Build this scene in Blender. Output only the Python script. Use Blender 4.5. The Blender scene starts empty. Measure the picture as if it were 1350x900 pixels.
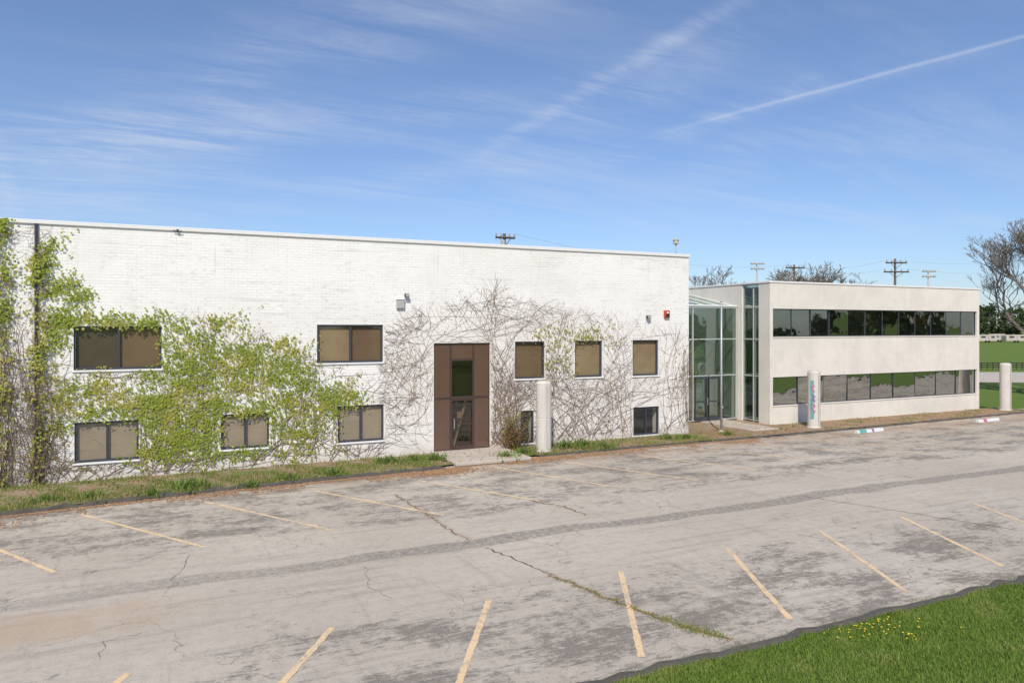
import bpy, math, random
from math import sin, cos, pi, radians as R
from mathutils import Vector
random.seed(7)
rnd=random.random; U=random.uniform; GA=random.gauss
sc=bpy.context.scene; col=sc.collection
FPX=960.0; HZ=431.0; HC=5.0
PH=math.atan(FPX/2025.0); sn=sin(PH); cs=cos(PH)
def T(px): return (px-675)/FPX
def G(px,py,z=0.0):
    d=FPX*(HC-z)/(py-HZ); X=T(px)*d
    return (d*sn+X*cs, d*cs-X*sn)
def W(px,py,Y):
    t=T(px); d=Y/(cs-t*sn); return (d*(sn+t*cs), HC+(HZ-py)*d/FPX)
def P(px,py,d):
    X=T(px)*d; return (d*sn+X*cs, d*cs-X*sn, HC+(HZ-py)*d/FPX)
def PX(x,y,z):
    d=x*sn+y*cs; X=x*cs-y*sn
    return 675+FPX*X/d, HZ-(z-HC)*FPX/d

# ---------------------------------------------------------------- mesh helper
ORG={}
class MB:
    def __init__(s): s.v=[]; s.f=[]
    def quad(s,a,b,c,d):
        i=len(s.v); s.v+= [a,b,c,d]; s.f.append((i,i+1,i+2,i+3)); return s
    def tri(s,a,b,c):
        i=len(s.v); s.v+=[a,b,c]; s.f.append((i,i+1,i+2)); return s
    def box(s,x0,x1,y0,y1,z0,z1,b=0):
        if b>0 and min(x1-x0,y1-y0,z1-z0)>2.5*b:
            i=len(s.v)
            for X,sx in ((x0,1),(x1,-1)):
                for Y,sy in ((y0,1),(y1,-1)):
                    for Z,sz in ((z0,1),(z1,-1)):
                        s.v+=[(X,Y+sy*b,Z+sz*b),(X+sx*b,Y,Z+sz*b),(X+sx*b,Y+sy*b,Z)]
            def k(a,c,e,m): return i+((a*4+c*2+e)*3+m)
            for a in (0,1):
                f=[k(a,0,0,0),k(a,1,0,0),k(a,1,1,0),k(a,0,1,0)]; s.f.append(tuple(f if a else f[::-1]))
                f=[k(0,a,0,1),k(1,a,0,1),k(1,a,1,1),k(0,a,1,1)]; s.f.append(tuple(f[::-1] if a else f))
                f=[k(0,0,a,2),k(1,0,a,2),k(1,1,a,2),k(0,1,a,2)]; s.f.append(tuple(f if a else f[::-1]))
            for p in (0,1):
                for q in (0,1):
                    s.f.append((k(p,q,0,0),k(p,q,1,0),k(p,q,1,1),k(p,q,0,1)))
                    s.f.append((k(p,0,q,0),k(p,1,q,0),k(p,1,q,2),k(p,0,q,2)))
                    s.f.append((k(0,p,q,1),k(1,p,q,1),k(1,p,q,2),k(0,p,q,2)))
                    for r in (0,1): s.f.append((k(p,q,r,0),k(p,q,r,1),k(p,q,r,2)))
            return s
        i=len(s.v)
        s.v+=[(x0,y0,z0),(x1,y0,z0),(x1,y1,z0),(x0,y1,z0),(x0,y0,z1),(x1,y0,z1),(x1,y1,z1),(x0,y1,z1)]
        for f in ((3,2,1,0),(4,5,6,7),(0,1,5,4),(1,2,6,5),(2,3,7,6),(3,0,4,7)): s.f.append(tuple(i+j for j in f))
        return s
    def tube(s,pts,rad,n=6,cap=True):
        pts=[Vector(p) for p in pts]; m=len(pts)
        if m<2: return s
        i0=len(s.v)
        for k,p in enumerate(pts):
            t=(pts[min(k+1,m-1)]-pts[max(k-1,0)])
            if t.length<1e-6: t=Vector((0,0,1))
            t.normalize()
            a=t.cross(Vector((0,0,1)) if abs(t.z)<.9 else Vector((1,0,0))).normalized(); b=t.cross(a)
            r=rad[k] if isinstance(rad,(list,tuple)) else rad
            for j in range(n):
                q=p+(a*cos(2*pi*j/n)+b*sin(2*pi*j/n))*r; s.v.append((q.x,q.y,q.z))
        for k in range(m-1):
            for j in range(n):
                a=i0+k*n+j; b=i0+k*n+(j+1)%n
                s.f.append((a,b,b+n,a+n))
        if cap:
            s.f.append(tuple(i0+j for j in range(n))[::-1]); s.f.append(tuple(i0+(m-1)*n+j for j in range(n)))
        return s
    def lathe(s,x,y,prof,n=20):
        i0=len(s.v); m=len(prof)
        for r,z in prof:
            for j in range(n): s.v.append((x+r*cos(2*pi*j/n),y+r*sin(2*pi*j/n),z))
        for k in range(m-1):
            for j in range(n):
                a=i0+k*n+j; b=i0+k*n+(j+1)%n; s.f.append((a,b,b+n,a+n))
        s.f.append(tuple(i0+j for j in range(n))[::-1]); s.f.append(tuple(i0+(m-1)*n+j for j in range(n)))
        return s
    def build(s,name,mat,parent=None,smooth=False,org=None):
        me=bpy.data.meshes.new(name)
        o=bpy.data.objects.new(name,me); col.objects.link(o)
        if parent is not None:
            og=ORG[parent.name]; o.parent=parent; ORG[o.name]=og
        else:
            og=org or (0,0,0); o.location=og; ORG[o.name]=og
        ox,oy,oz=og
        me.from_pydata([(a-ox,b-oy,c-oz) for a,b,c in s.v],[],s.f)
        me.materials.append(mat)
        if smooth: me.polygons.foreach_set('use_smooth',[True]*len(me.polygons))
        me.update(); return o
def tag(o,label=None,cat=None,group=None,kind=None):
    if label: o['label']=label
    if cat: o['category']=cat
    if group: o['group']=group
    if kind: o['kind']=kind
    return o
def thing(name,loc,label,cat,group=None):
    o=bpy.data.objects.new(name,None); col.objects.link(o); o.location=loc; o.empty_display_size=.2
    ORG[o.name]=tuple(loc); return tag(o,label,cat,group)

# ---------------------------------------------------------------- material helpers
def nd(nt,t,ins={},**at):
    n=nt.nodes.new(t)
    for k,v in at.items(): setattr(n,k,v)
    for k,v in ins.items():
        if isinstance(v,bpy.types.NodeSocket): nt.links.new(v,n.inputs[k])
        else: n.inputs[k].default_value=v
    return n
def mth(nt,op,a,b=0.0,c=None,clamp=False):
    ins={0:a,1:b}
    if c is not None: ins[2]=c
    return nd(nt,'ShaderNodeMath',ins,operation=op,use_clamp=clamp).outputs[0]
def mr(nt,f,a,b,c=0.0,d=1.0):
    return nd(nt,'ShaderNodeMapRange',{0:f,1:a,2:b,3:c,4:d},interpolation_type='SMOOTHSTEP').outputs[0]
def C4(c): return (c[0],c[1],c[2],1)
def mx(nt,f,a,b,bt='MIX'):
    a=a if isinstance(a,bpy.types.NodeSocket) else C4(a); b=b if isinstance(b,bpy.types.NodeSocket) else C4(b)
    return nd(nt,'ShaderNodeMixRGB',{0:f,1:a,2:b},blend_type=bt).outputs[0]
def noise(nt,vec,scale,detail=4,rough=.55,dist=0):
    return nd(nt,'ShaderNodeTexNoise',{'Vector':vec,'Scale':scale,'Detail':detail,'Roughness':rough,'Distortion':dist}).outputs[0]
def new(name,rough=.8):
    m=bpy.data.materials.new(name); m.use_nodes=True; nt=m.node_tree
    b=nt.nodes['Principled BSDF']; b.inputs['Roughness'].default_value=rough
    pos=nd(nt,'ShaderNodeNewGeometry').outputs['Position']
    return m,nt,b,pos
def scl(nt,pos,x,y,z,off=(0,0,0),rz=0):
    return nd(nt,'ShaderNodeMapping',{'Vector':pos,'Scale':(x,y,z),'Location':off,'Rotation':(0,0,rz)}).outputs[0]
def bump(nt,b,h,st=.3,dist=.02):
    n=nd(nt,'ShaderNodeBump',{'Strength':st,'Distance':dist,'Height':h}); nt.links.new(n.outputs[0],b.inputs['Normal'])
def simple(name,c,rough=.7,var=.25,scale=3.0,metal=0.0,bst=.15,spec=None):
    m,nt,b,pos=new(name,rough)
    f=noise(nt,pos,scale,5,.6); f2=noise(nt,pos,scale*9,3)
    k=mx(nt,f,[x*(1-var) for x in c],[min(1,x*(1+var)) for x in c])
    k=mx(nt,mth(nt,'MULTIPLY',f2,.35),k,[x*.6 for x in c])
    nt.links.new(k,b.inputs['Base Color']); b.inputs['Metallic'].default_value=metal
    if spec is not None: b.inputs['Specular IOR Level'].default_value=spec
    if bst: bump(nt,b,f2,bst,.01)
    return m
def foliage(name,c1,c2,c3=None,trans=.35,rough=.6):
    m,nt,b,pos=new(name,rough)
    ri=nd(nt,'ShaderNodeNewGeometry').outputs['Random Per Island']
    k=mx(nt,ri,c1,c2)
    if c3: k=mx(nt,mr(nt,noise(nt,pos,1.1,3),.48,.66),k,c3)
    nt.links.new(k,b.inputs['Base Color']); b.inputs['Specular IOR Level'].default_value=.25
    tr=nd(nt,'ShaderNodeBsdfTranslucent',{0:k})
    ms=nd(nt,'ShaderNodeMixShader',{0:trans,1:b.outputs[0],2:tr.outputs[0]})
    nt.links.new(ms.outputs[0],nt.nodes['Material Output'].inputs[0]); return m

# asphalt -----------------------------------------------------------------
def asphalt(name):
    m,nt,b,pos=new(name,.9)
    sx=nd(nt,'ShaderNodeSeparateXYZ',{0:pos}); X,Y=sx.outputs[0],sx.outputs[1]
    big=noise(nt,pos,.16,4,.6); med=noise(nt,pos,1.3,6,.65); fine=noise(nt,pos,38,3,.7); fin2=noise(nt,pos,9,5,.7)
    k=mx(nt,mr(nt,big,.3,.7),(.445,.387,.318),(.54,.478,.40))
    k=mx(nt,mr(nt,noise(nt,pos,4.5,8,.8),.44,.62,0,.40),k,(.31,.268,.225))
    st=noise(nt,scl(nt,pos,.22,3.2,1),1.0,8,.72)
    k=mx(nt,mr(nt,st,.5,.64,0,.45),k,(.26,.225,.19))
    st2=noise(nt,scl(nt,pos,2.6,.25,1,(0,0,0),.5),1.0,8,.72)
    k=mx(nt,mr(nt,st2,.55,.68,0,.4),k,(.26,.225,.19))
    b1=mth(nt,'MULTIPLY',mr(nt,Y,16.8,19.0),mr(nt,Y,26.5,24.0))
    b2=mth(nt,'MULTIPLY',mr(nt,X,-4,9,.6,1),mr(nt,Y,13.6,11.4))
    bb=mth(nt,'MAXIMUM',b1,b2)
    t1=noise(nt,scl(nt,pos,.55,1.2,1,(4,2,0)),.9,4,.55); t2=noise(nt,pos,3.2,10,.86)
    t3=noise(nt,scl(nt,pos,.8,4.5,1),3.0,9,.84)
    thr=mth(nt,'ADD',mth(nt,'MULTIPLY',t1,.28),mth(nt,'ADD',mth(nt,'MULTIPLY',t2,.38),mth(nt,'MULTIPLY',t3,.34)))
    msk=mr(nt,mth(nt,'ADD',thr,mth(nt,'MULTIPLY',bb,.066)),.55,.615)
    k=mx(nt,mth(nt,'MULTIPLY',msk,.82),k,mx(nt,fin2,(.055,.049,.043),(.17,.148,.128)))
    wob=mth(nt,'MULTIPLY',mth(nt,'SUBTRACT',noise(nt,pos,.35,2),.5),.8)
    dy=mth(nt,'ABSOLUTE',mth(nt,'SUBTRACT',mth(nt,'ADD',Y,wob),15.65))
    se=mth(nt,'MULTIPLY',mr(nt,dy,.36,.24),mr(nt,noise(nt,scl(nt,pos,3,7,1),2.2,6,.8),.38,.56))
    se=mth(nt,'MULTIPLY',se,mr(nt,X,-3,6,.4,.85))
    k=mx(nt,se,k,(.15,.13,.115))
    wv=nd(nt,'ShaderNodeVectorMath',{0:pos,1:nd(nt,'ShaderNodeTexNoise',{'Vector':pos,'Scale':1.5,'Detail':3}).outputs['Color']},operation='ADD').outputs[0]
    ce=nd(nt,'ShaderNodeTexVoronoi',{'Vector':wv,'Scale':.42},feature='DISTANCE_TO_EDGE').outputs[0]
    cr=mth(nt,'MULTIPLY',mr(nt,ce,.008,.002),mr(nt,noise(nt,pos,.5,2),.42,.6))
    k=mx(nt,mth(nt,'MULTIPLY',cr,.6),k,(.13,.11,.09))
    dx=mth(nt,'DIVIDE',mth(nt,'ADD',X,3.2),4.2); dyy=mth(nt,'DIVIDE',mth(nt,'SUBTRACT',Y,14.3),.95)
    el=mth(nt,'ADD',mth(nt,'MULTIPLY',dx,dx),mth(nt,'MULTIPLY',dyy,dyy))
    el=mth(nt,'ADD',el,mth(nt,'MULTIPLY',mth(nt,'SUBTRACT',med,.5),2.2))
    k=mx(nt,mr(nt,el,1.2,.1,0,.6),k,(.44,.31,.20))
    dd=mth(nt,'MULTIPLY',mr(nt,Y,22.4,24.4),mr(nt,noise(nt,pos,1.8,6,.75),.42,.58))
    k=mx(nt,mth(nt,'MULTIPLY',dd,.75),k,(.36,.22,.13))
    k=mx(nt,mr(nt,fine,.3,.75,.0,.35),k,(.62,.56,.48))
    k=mx(nt,mr(nt,noise(nt,pos,52,2),.56,.72,.0,.55),k,(.11,.095,.08))
    nt.links.new(k,b.inputs['Base Color']); b.inputs['Specular IOR Level'].default_value=.15
    bump(nt,b,mth(nt,'ADD',fine,mth(nt,'MULTIPLY',msk,-.6)),.5,.012)
    return m
M={}
M['asphalt']=asphalt('weathered_asphalt')

def soil_mat():
    m,nt,b,pos=new('planting_soil',.95)
    X=nd(nt,'ShaderNodeSeparateXYZ',{0:pos}).outputs[0]
    n1=noise(nt,pos,1.6,5,.65); n2=noise(nt,pos,14,4,.7)
    soil=mx(nt,n2,(.17,.11,.07),(.48,.36,.26)); gr=mx(nt,n2,(.09,.12,.03),(.22,.26,.07))
    f=mth(nt,'MULTIPLY',mr(nt,n1,.44,.58),mr(nt,X,18,26,1,.25))
    nt.links.new(mx(nt,f,soil,gr),b.inputs['Base Color']); bump(nt,b,n2,.8,.04); return m
M['soil']=soil_mat()
def grass_mat():
    m,nt,b,pos=new('lawn_grass',.95)
    n1=noise(nt,pos,.35,4,.6); n2=noise(nt,pos,16,5,.75)
    k=mx(nt,n2,(.07,.12,.02),(.18,.26,.055)); k=mx(nt,mr(nt,n1,.45,.7,0,.5),k,(.19,.22,.07))
    nt.links.new(k,b.inputs['Base Color']); bump(nt,b,n2,1,.05); b.inputs['Specular IOR Level'].default_value=.1; return m
M['lawn']=grass_mat()

def brick_mat():
    m,nt,b,pos=new('white_painted_brick',.75)
    s=nd(nt,'ShaderNodeSeparateXYZ',{0:pos}); X,Z=s.outputs[0],s.outputs[2]
    xy=mth(nt,'ADD',X,s.outputs[1])
    v=nd(nt,'ShaderNodeCombineXYZ',{0:xy,1:Z,2:0.0}).outputs[0]
    br=nd(nt,'ShaderNodeTexBrick',{'Vector':v,'Color1':(.86,.84,.80,1),'Color2':(.79,.768,.73,1),'Mortar':(.60,.575,.535,1),'Scale':1.0,'Mortar Size':.008,'Mortar Smooth':.4,'Bias':-.35,'Brick Width':.30,'Row Height':.10})
    k=br.outputs[0]
    k=mx(nt,mr(nt,noise(nt,v,.9,7,.75),.38,.6,.8,.15),k,(.835,.815,.775))
    big=noise(nt,v,.35,5,.65)
    k=mx(nt,mr(nt,big,.4,.66,0,.28),k,(.62,.58,.52))
    row=noise(nt,scl(nt,v,.35,9,1),1.0,6,.75)
    k=mx(nt,mth(nt,'MULTIPLY',mr(nt,row,.52,.66),mr(nt,noise(nt,v,.45,3),.40,.6,.03,.5)),k,(.48,.455,.42))
    r2=noise(nt,scl(nt,v,3.4,10,1,(3,0,0)),1.0,7,.8)
    k=mx(nt,mth(nt,'MULTIPLY',mr(nt,r2,.53,.62),mr(nt,noise(nt,v,.3,4,.7),.45,.6,.12,.7)),k,(.52,.475,.42))
    dr=noise(nt,scl(nt,v,5.5,.22,1),1.0,6,.75)
    k=mx(nt,mth(nt,'MULTIPLY',mr(nt,dr,.56,.74),mr(nt,Z,5.0,8.3,.08,.5)),k,(.46,.41,.35))
    fl=noise(nt,v,7.5,7,.8); k=mx(nt,mth(nt,'MULTIPLY',mr(nt,fl,.62,.68),mr(nt,noise(nt,v,.6,2),.46,.58)),k,(.42,.31,.24))
    k=mx(nt,mr(nt,mth(nt,'ADD',Z,mth(nt,'MULTIPLY',noise(nt,v,2.2,6,.75),1.1)),1.35,.4,0,.55),k,(.42,.35,.27))
    cx=mth(nt,'DIVIDE',mth(nt,'SUBTRACT',X,14.5),7.5); cz=mth(nt,'DIVIDE',mth(nt,'SUBTRACT',Z,2.3),3.7)
    e=mth(nt,'ADD',mth(nt,'MULTIPLY',cx,cx),mth(nt,'MULTIPLY',cz,cz))
    k=mx(nt,mth(nt,'MULTIPLY',mr(nt,e,1.2,.4),mr(nt,noise(nt,v,5.5,10,.88,2.2),.46,.56,0,.45)),k,(.44,.35,.29))
    nt.links.new(k,b.inputs['Base Color'])
    bump(nt,b,mth(nt,'ADD',mth(nt,'MULTIPLY',br.outputs[1],-1.0),mth(nt,'MULTIPLY',noise(nt,v,30,3),.4)),.28,.01)
    return m
M['brick']=brick_mat()
def conc(name,c,dark=.45,mott=.3):
    m,nt,b,pos=new(name,.85)
    n1=noise(nt,pos,.6,6,.65); n2=noise(nt,pos,24,4,.7); st=noise(nt,scl(nt,pos,4.5,4.5,.22),1.0,6,.75)
    k=mx(nt,mr(nt,n1,.35,.65),[x*.92 for x in c],[x*1.04 for x in c])
    k=mx(nt,mr(nt,st,.52,.72,0,dark),k,[x*.6 for x in c])
    k=mx(nt,mr(nt,noise(nt,pos,2.2,8,.8),.52,.66,0,mott),k,[x*.68 for x in c])
    k=mx(nt,mr(nt,n2,.55,.75,0,.22),k,[x*.68 for x in c])
    nt.links.new(k,b.inputs['Base Color']); bump(nt,b,n2,.3,.01); return m
M['panel']=conc('precast_panel',(.70,.65,.575),.24,.14)
M['column']=conc('column_concrete',(.60,.555,.50),.5)
M['slab']=conc('slab_concrete',(.50,.44,.37),.5)
M['coping']=simple('coping_metal',(.80,.785,.76),.45,.08)
M['frame']=simple('bronze_frame',(.05,.052,.068),.45,.15)
M['alu']=simple('weathered_aluminium',(.50,.52,.50),.4,.1,metal=.2)
M['brown']=simple('brown_panel',(.125,.07,.05),.13,.35,.7,spec=.8,bst=.05)
M['brownframe']=simple('brown_frame',(.07,.042,.033),.4,.2,2)
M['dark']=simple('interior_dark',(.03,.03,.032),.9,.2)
M['grey']=simple('painted_grey',(.42,.42,.41),.5,.1)
M['dim']=simple('dim_interior',(.16,.165,.15),.8,.3)
M['black']=simple('black_plastic',(.03,.03,.03),.5,.1)
M['kerb']=simple('tarred_kerb',(.10,.088,.075),.9,.5,5,bst=.6)
M['crackfill']=simple('crack_dark',(.09,.078,.066),.9,.5,5)  # dark tone of the pavement crack ribbons
M['wood']=simple('weathered_wood',(.13,.095,.07),.85,.3,4)
M['roof']=simple('roof_gravel',(.3,.29,.27),.9,.2)
M['bark']=simple('bark',(.15,.12,.10),.9,.35,6,bst=.5)
M['twig']=simple('twig',(.20,.165,.14),.9,.3,4)
M['stem']=simple('vine_stem',(.23,.16,.115),.9,.45,2.2)
M['stemred']=simple('vine_stem_brown',(.215,.145,.112),.9,.5,1.2)
M['red']=simple('alarm_red',(.50,.07,.03),.5,.1)
M['white']=simple('white_enamel',(.75,.75,.73),.4,.06)
M['pink']=simple('pink_spray',(.50,.14,.28),.6,.25); M['teal']=simple('teal_spray',(.13,.40,.38),.6,.3); M['purple']=simple('purple_spray',(.24,.14,.33),.6,.2)
M['rubber']=simple('rubber',(.02,.02,.02),.8,.1)
def stripe_mat():
    m,nt,b,pos=new('faded_yellow_paint',.8)
    n1=noise(nt,pos,12,8,.85); n2=noise(nt,pos,1.2,3); n3=noise(nt,pos,2,6,.75)
    k=mx(nt,n2,(.72,.49,.26),(.78,.59,.37)); f=mth(nt,'ADD',mth(nt,'MULTIPLY',n1,.5),mth(nt,'MULTIPLY',n3,.5))
    k=mx(nt,mr(nt,f,.48,.57,0,.85),k,(.40,.345,.285))
    nt.links.new(k,b.inputs['Base Color']); return m
M['stripe']=stripe_mat()
def blind_mat(name,c):
    m,nt,b,pos=new(name,.8)
    Z=nd(nt,'ShaderNodeSeparateXYZ',{0:pos}).outputs[2]
    w=mth(nt,'FRACT',mth(nt,'MULTIPLY',Z,16.0))
    k=mx(nt,mr(nt,w,.0,.35,.4,0),c,[x*.5 for x in c]); k=mx(nt,mr(nt,noise(nt,pos,1.6,3),.4,.7,0,.4),k,[x*.65 for x in c])
    nt.links.new(k,b.inputs['Base Color']); return m
M['blind']=blind_mat('tan_blind',(.46,.33,.20)); M['blind2']=blind_mat('brown_blind',(.27,.17,.10)); M['blind3']=blind_mat('pale_blind',(.48,.39,.27)); M['blind4']=blind_mat('dark_blind',(.12,.085,.06))
def glass(name,tint,refl,gcol=(.9,.95,1),wav=.0):
    m,nt,b,pos=new(name); out=nt.nodes['Material Output']; nt.nodes.remove(b)
    tr=nd(nt,'ShaderNodeBsdfTransparent',{0:C4(tint)}); gl=nd(nt,'ShaderNodeBsdfGlossy',{0:C4(gcol),1:.02})
    bp=nd(nt,'ShaderNodeBump',{'Strength':wav,'Distance':.02,'Height':noise(nt,pos,.9,2)}); nt.links.new(bp.outputs[0],gl.inputs['Normal'])
    g=nd(nt,'ShaderNodeNewGeometry')
    dt=nd(nt,'ShaderNodeVectorMath',{0:g.outputs['Normal'],1:g.outputs['Incoming']},operation='DOT_PRODUCT').outputs['Value']
    q=mth(nt,'POWER',mth(nt,'SUBTRACT',1.0,mth(nt,'ABSOLUTE',dt)),4.0)
    f=mth(nt,'ADD',mth(nt,'MULTIPLY',q,1.0-refl),refl,clamp=True)
    nt.links.new(nd(nt,'ShaderNodeMixShader',{0:f,1:tr.outputs[0],2:gl.outputs[0]}).outputs[0],out.inputs[0]); return m
M['glass']=glass('window_glass',(.80,.80,.78),.09,wav=.15)
M['tintglass']=glass('tinted_glass',(.30,.30,.26),.30,(.92,.92,.84),wav=.35)
M['tintglass2']=glass('tinted_glass_lower',(.35,.34,.29),.50,(.92,.92,.86),wav=.6)
M['bronzeglass']=glass('bronze_door_glass',(.55,.50,.42),.14,(.80,.75,.68),wav=.2)
M['greenglass']=glass('green_vestibule_glass',(.42,.50,.45),.26,(.86,1,.95),wav=.25)
M['ivy']=foliage('ivy_leaf',(.22,.28,.035),(.40,.44,.07),(.46,.43,.09))
M['ivydark']=foliage('ivy_leaf_orange',(.26,.28,.05),(.44,.42,.08),(.40,.28,.10))
M['blade']=foliage('grass_blade',(.12,.20,.03),(.24,.34,.06),(.27,.33,.08),.3)
M['weed']=foliage('weed_leaf',(.10,.18,.03),(.22,.32,.06),None,.3)
M['strip']=foliage('strip_grass',(.15,.20,.045),(.30,.34,.10),(.36,.32,.14),.3)
M['rust']=foliage('rusty_leaf',(.20,.25,.05),(.40,.17,.08),(.34,.34,.08),.3)
M['treeleaf']=foliage('tree_leaf',(.055,.075,.03),(.11,.14,.055),None,.25)
M['bud']=foliage('bud',(.26,.20,.14),(.36,.30,.20),None,.3)
M['litter']=foliage('dry_leaf',(.30,.16,.08),(.48,.30,.17),None,.1)
M['dandelion']=simple('dandelion_yellow',(.75,.55,.02),.7,.1,bst=0)

# ---------------------------------------------------------------- ground
MB().quad((-3000,-3000,-.03),(3000,-3000,-.03),(3000,3000,-.03),(-3000,3000,-.03)).build('ground',M['lawn'])['kind']='structure'
KP=[(-60,22.0),(-14,22.6),(-4,23.25),(1.7,23.95),(8,24.25),(9.8,24.6),(11.3,24.85),(13,24.9),(20,25.0),(24.5,24.9),(32,25.1),(40.6,25.35),(46.5,25.6)]
def ky(x):
    for (a,b),(c,d) in zip(KP,KP[1:]):
        if a<=x<=c: return b+(d-b)*(x-a)/(c-a)
    return KP[-1][1]
lot=MB().quad((-80,8.75,0),(90,8.75,0),(90,27.0,0),(-80,27.0,0))
lot.build('parking_lot',M['asphalt'])['kind']='structure'
bed=MB(); xs=[-60+0.5*i for i in range(214)]
def bedz(x,y): return .07+.035*sin(x*1.7+y)*sin(y*2.3+x*.6)
for xa,xb in zip(xs,xs[1:]):
    n=7
    for k in range(n):
        def pt(x,j):
            y0=ky(x)+.08; y1=27.7 if x>21.9 else 27.05
            if x>22 and x<27.6: y1=30.2
            y=y0+(y1-y0)*j/n; return (x,y,bedz(x,y) if 0<j<n else .07)
        bed.quad(pt(xa,k),pt(xb,k),pt(xb,k+1),pt(xa,k+1))
bed.build('planting_bed',M['soil'],smooth=True)['kind']='structure'
kb=MB()
def kerbrun(pts,w,h,jit):
    out=[]
    for (a,b),(c,d) in zip(pts,pts[1:]):
        n=max(2,int(math.hypot(c-a,d-b)/.35))
        for i in range(n): out.append((a+(c-a)*i/n,b+(d-b)*i/n))
    out.append(pts[-1]); rows=[]
    for x,y in out:
        j=GA(0,jit); hh=h*(1+GA(0,.22)); rows.append([(x,y-w/2+j,-.01),(x,y-w/2+.03+j,hh),(x,y+w/2-.03+j,hh),(x,y+w/2+j,-.01)])
    for r,q in zip(rows,rows[1:]):
        for i in range(3): kb.quad(r[i],q[i],q[i+1],r[i+1])
kerbrun([p for p in KP if p[0]<=8]+[(8.9,24.4)],.22,.10,.035)
kerbrun([(12.9,24.9)]+[p for p in KP if p[0]>13],.16,.07,.05)
kb.build('kerb',M['kerb'])['kind']='structure'
kb=MB(); kerbrun([(-60,8.72),(90,8.72)],.16,.045,.05); kb.build('kerb',M['kerb'])['kind']='structure'
MB().box(9.35,12.35,24.35,27.02,0.02,.135,.015).build('footpath',M['slab'])['kind']='structure'
MB().box(25.0,26.7,26.2,30.0,0.02,.12,.015).build('footpath',M['slab'])['kind']='structure'
MB().box(22.0,27.4,30.0,36,0.02,.15).build('vestibule_floor',M['dim'])['kind']='structure'
a=G(1150,503);b=G(1700,506);c=G(1700,491);d=G(1150,490)
MB().quad((a[0],a[1],.0),(b[0],b[1],.0),(c[0],c[1],.0),(d[0],d[1],.0)).build('road',M['slab'])['kind']='structure'

# stall stripes
def stripe(p,q,w=.1):
    p=Vector(p);q=Vector(q); t=(q-p).normalized(); nrm=Vector((-t.y,t.x))
    mb=MB(); L=(q-p).length; n=int(L/.1); rows=[]
    for i in range(n+1):
        c=p+t*(L*i/n); a=c+nrm*(w/2+GA(0,.006)); b=c-nrm*(w/2+GA(0,.006)); rows.append(((a.x,a.y,.005),(b.x,b.y,.005)))
    for r,s in zip(rows,rows[1:]): mb.quad(r[1],s[1],s[0],r[0])
    o=mb.build('parking_stripe',M['stripe']); tag(o,kind='structure'); return o
up=[((-62,700),(72,754)),((107,678),(270,721)),((270,661),(440,699)),((415,647),(585,679)),((552,633),(711,660)),((648,615),(820,643)),((745,609),(920,633)),((840,600),(998,619))]
for a,b in up: stripe(G(*a),G(*b))
x=19.7
while x<44:
    stripe((x,23.8),(x+2.9,19.0)); x+=3.08
for a,b in (((1100,575),(1275,590)),((1130,583),(1230,600)),((1085,580),(1180,598))): stripe(G(*a),G(*b),.09)
lo=[((170,886),(60,975)),((438,827),(372,900)),((646,787),(604,903)),((818,752),(846,866)),((958,722),(1042,816)),((1082,700),(1197,781)),((1188,681),(1322,746)),((1283,663),(1440,722))]
for a,b in lo: stripe(G(*a),G(*b),.11)
for x in (23.9,27.0,30.1,33.2): stripe((x,13.1),(x-2,9.5),.11)
def crack(pts,w,name='pavement_crack'):
    pp=[]
    for a,b in zip(pts,pts[1:]):
        A=Vector(G(*a));B=Vector(G(*b)); n=max(3,int((B-A).length/.12))
        for i in range(n): pp.append(A.lerp(B,i/n)+Vector((GA(0,.03),GA(0,.03))))
    mb=MB(); rows=[]
    for i,p in enumerate(pp):
        t=(pp[min(i+1,len(pp)-1)]-pp[max(i-1,0)]).normalized(); nn=Vector((-t.y,t.x)); ww=w*U(.3,1.2)
        rows.append(((p.x+nn.x*ww,p.y+nn.y*ww,.003),(p.x-nn.x*ww,p.y-nn.y*ww,.003)))
    for r,s in zip(rows,rows[1:]): mb.quad(r[1],s[1],s[0],r[0])
    o=mb.build(name,M['crackfill']); tag(o,kind='structure'); return pp
CR=[crack([(520,652),(560,676),(592,698),(620,712)],.015),
    crack([(640,722),(690,742),(760,772),(830,800),(890,822),(966,843)],.022),
    crack([(700,660),(745,668),(775,680)],.015), crack([(1060,654),(1150,668),(1240,682),(1350,700)],.018),
    crack([(250,730),(240,750),(215,772)],.007), crack([(130,870),(140,845),(200,830)],.006), crack([(480,745),(486,775),(520,790)],.006),
    crack([(330,690),(345,712),(352,716)],.006)]

# ---------------------------------------------------------------- grass, weeds, litter
def blades(n,fn,h0,h1,w,mb=None,lean=.5):
    mb=mb or MB()
    for _ in range(n):
        p=fn()
        if p is None: continue
        x,y,z=p; a=U(0,2*pi); h=U(h0,h1); l=h*lean*U(.1,1.2); b=a+U(-1,1)
        dx=cos(a)*w; dy=sin(a)*w; ex=-sin(b)*l; ey=cos(b)*l
        i=len(mb.v)
        mb.v+=[(x-dx,y-dy,z),(x+dx,y+dy,z),(x+dx*.7+ex*.4,y+dy*.7+ey*.4,z+h*.6),(x-dx*.7+ex*.4,y-dy*.7+ey*.4,z+h*.6),(x+ex,y+ey,z+h)]
        mb.f+=[(i,i+1,i+2,i+3),(i+3,i+2,i+4)]
    return mb
def lawnp():
    x=U(4.6,16.5); y=8.68-abs(rnd()**1.4)*4.2
    px,py=PX(x,y,0)
    if px>1400 or py>930 or px<700: return None
    return (x,y,-.03)
mb=blades(120000,lawnp,.03,.08,.0055,None,.9); blades(3500,lambda:(U(4.6,26),8.66+GA(0,.09),-.03),.04,.11,.006,mb)
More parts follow.
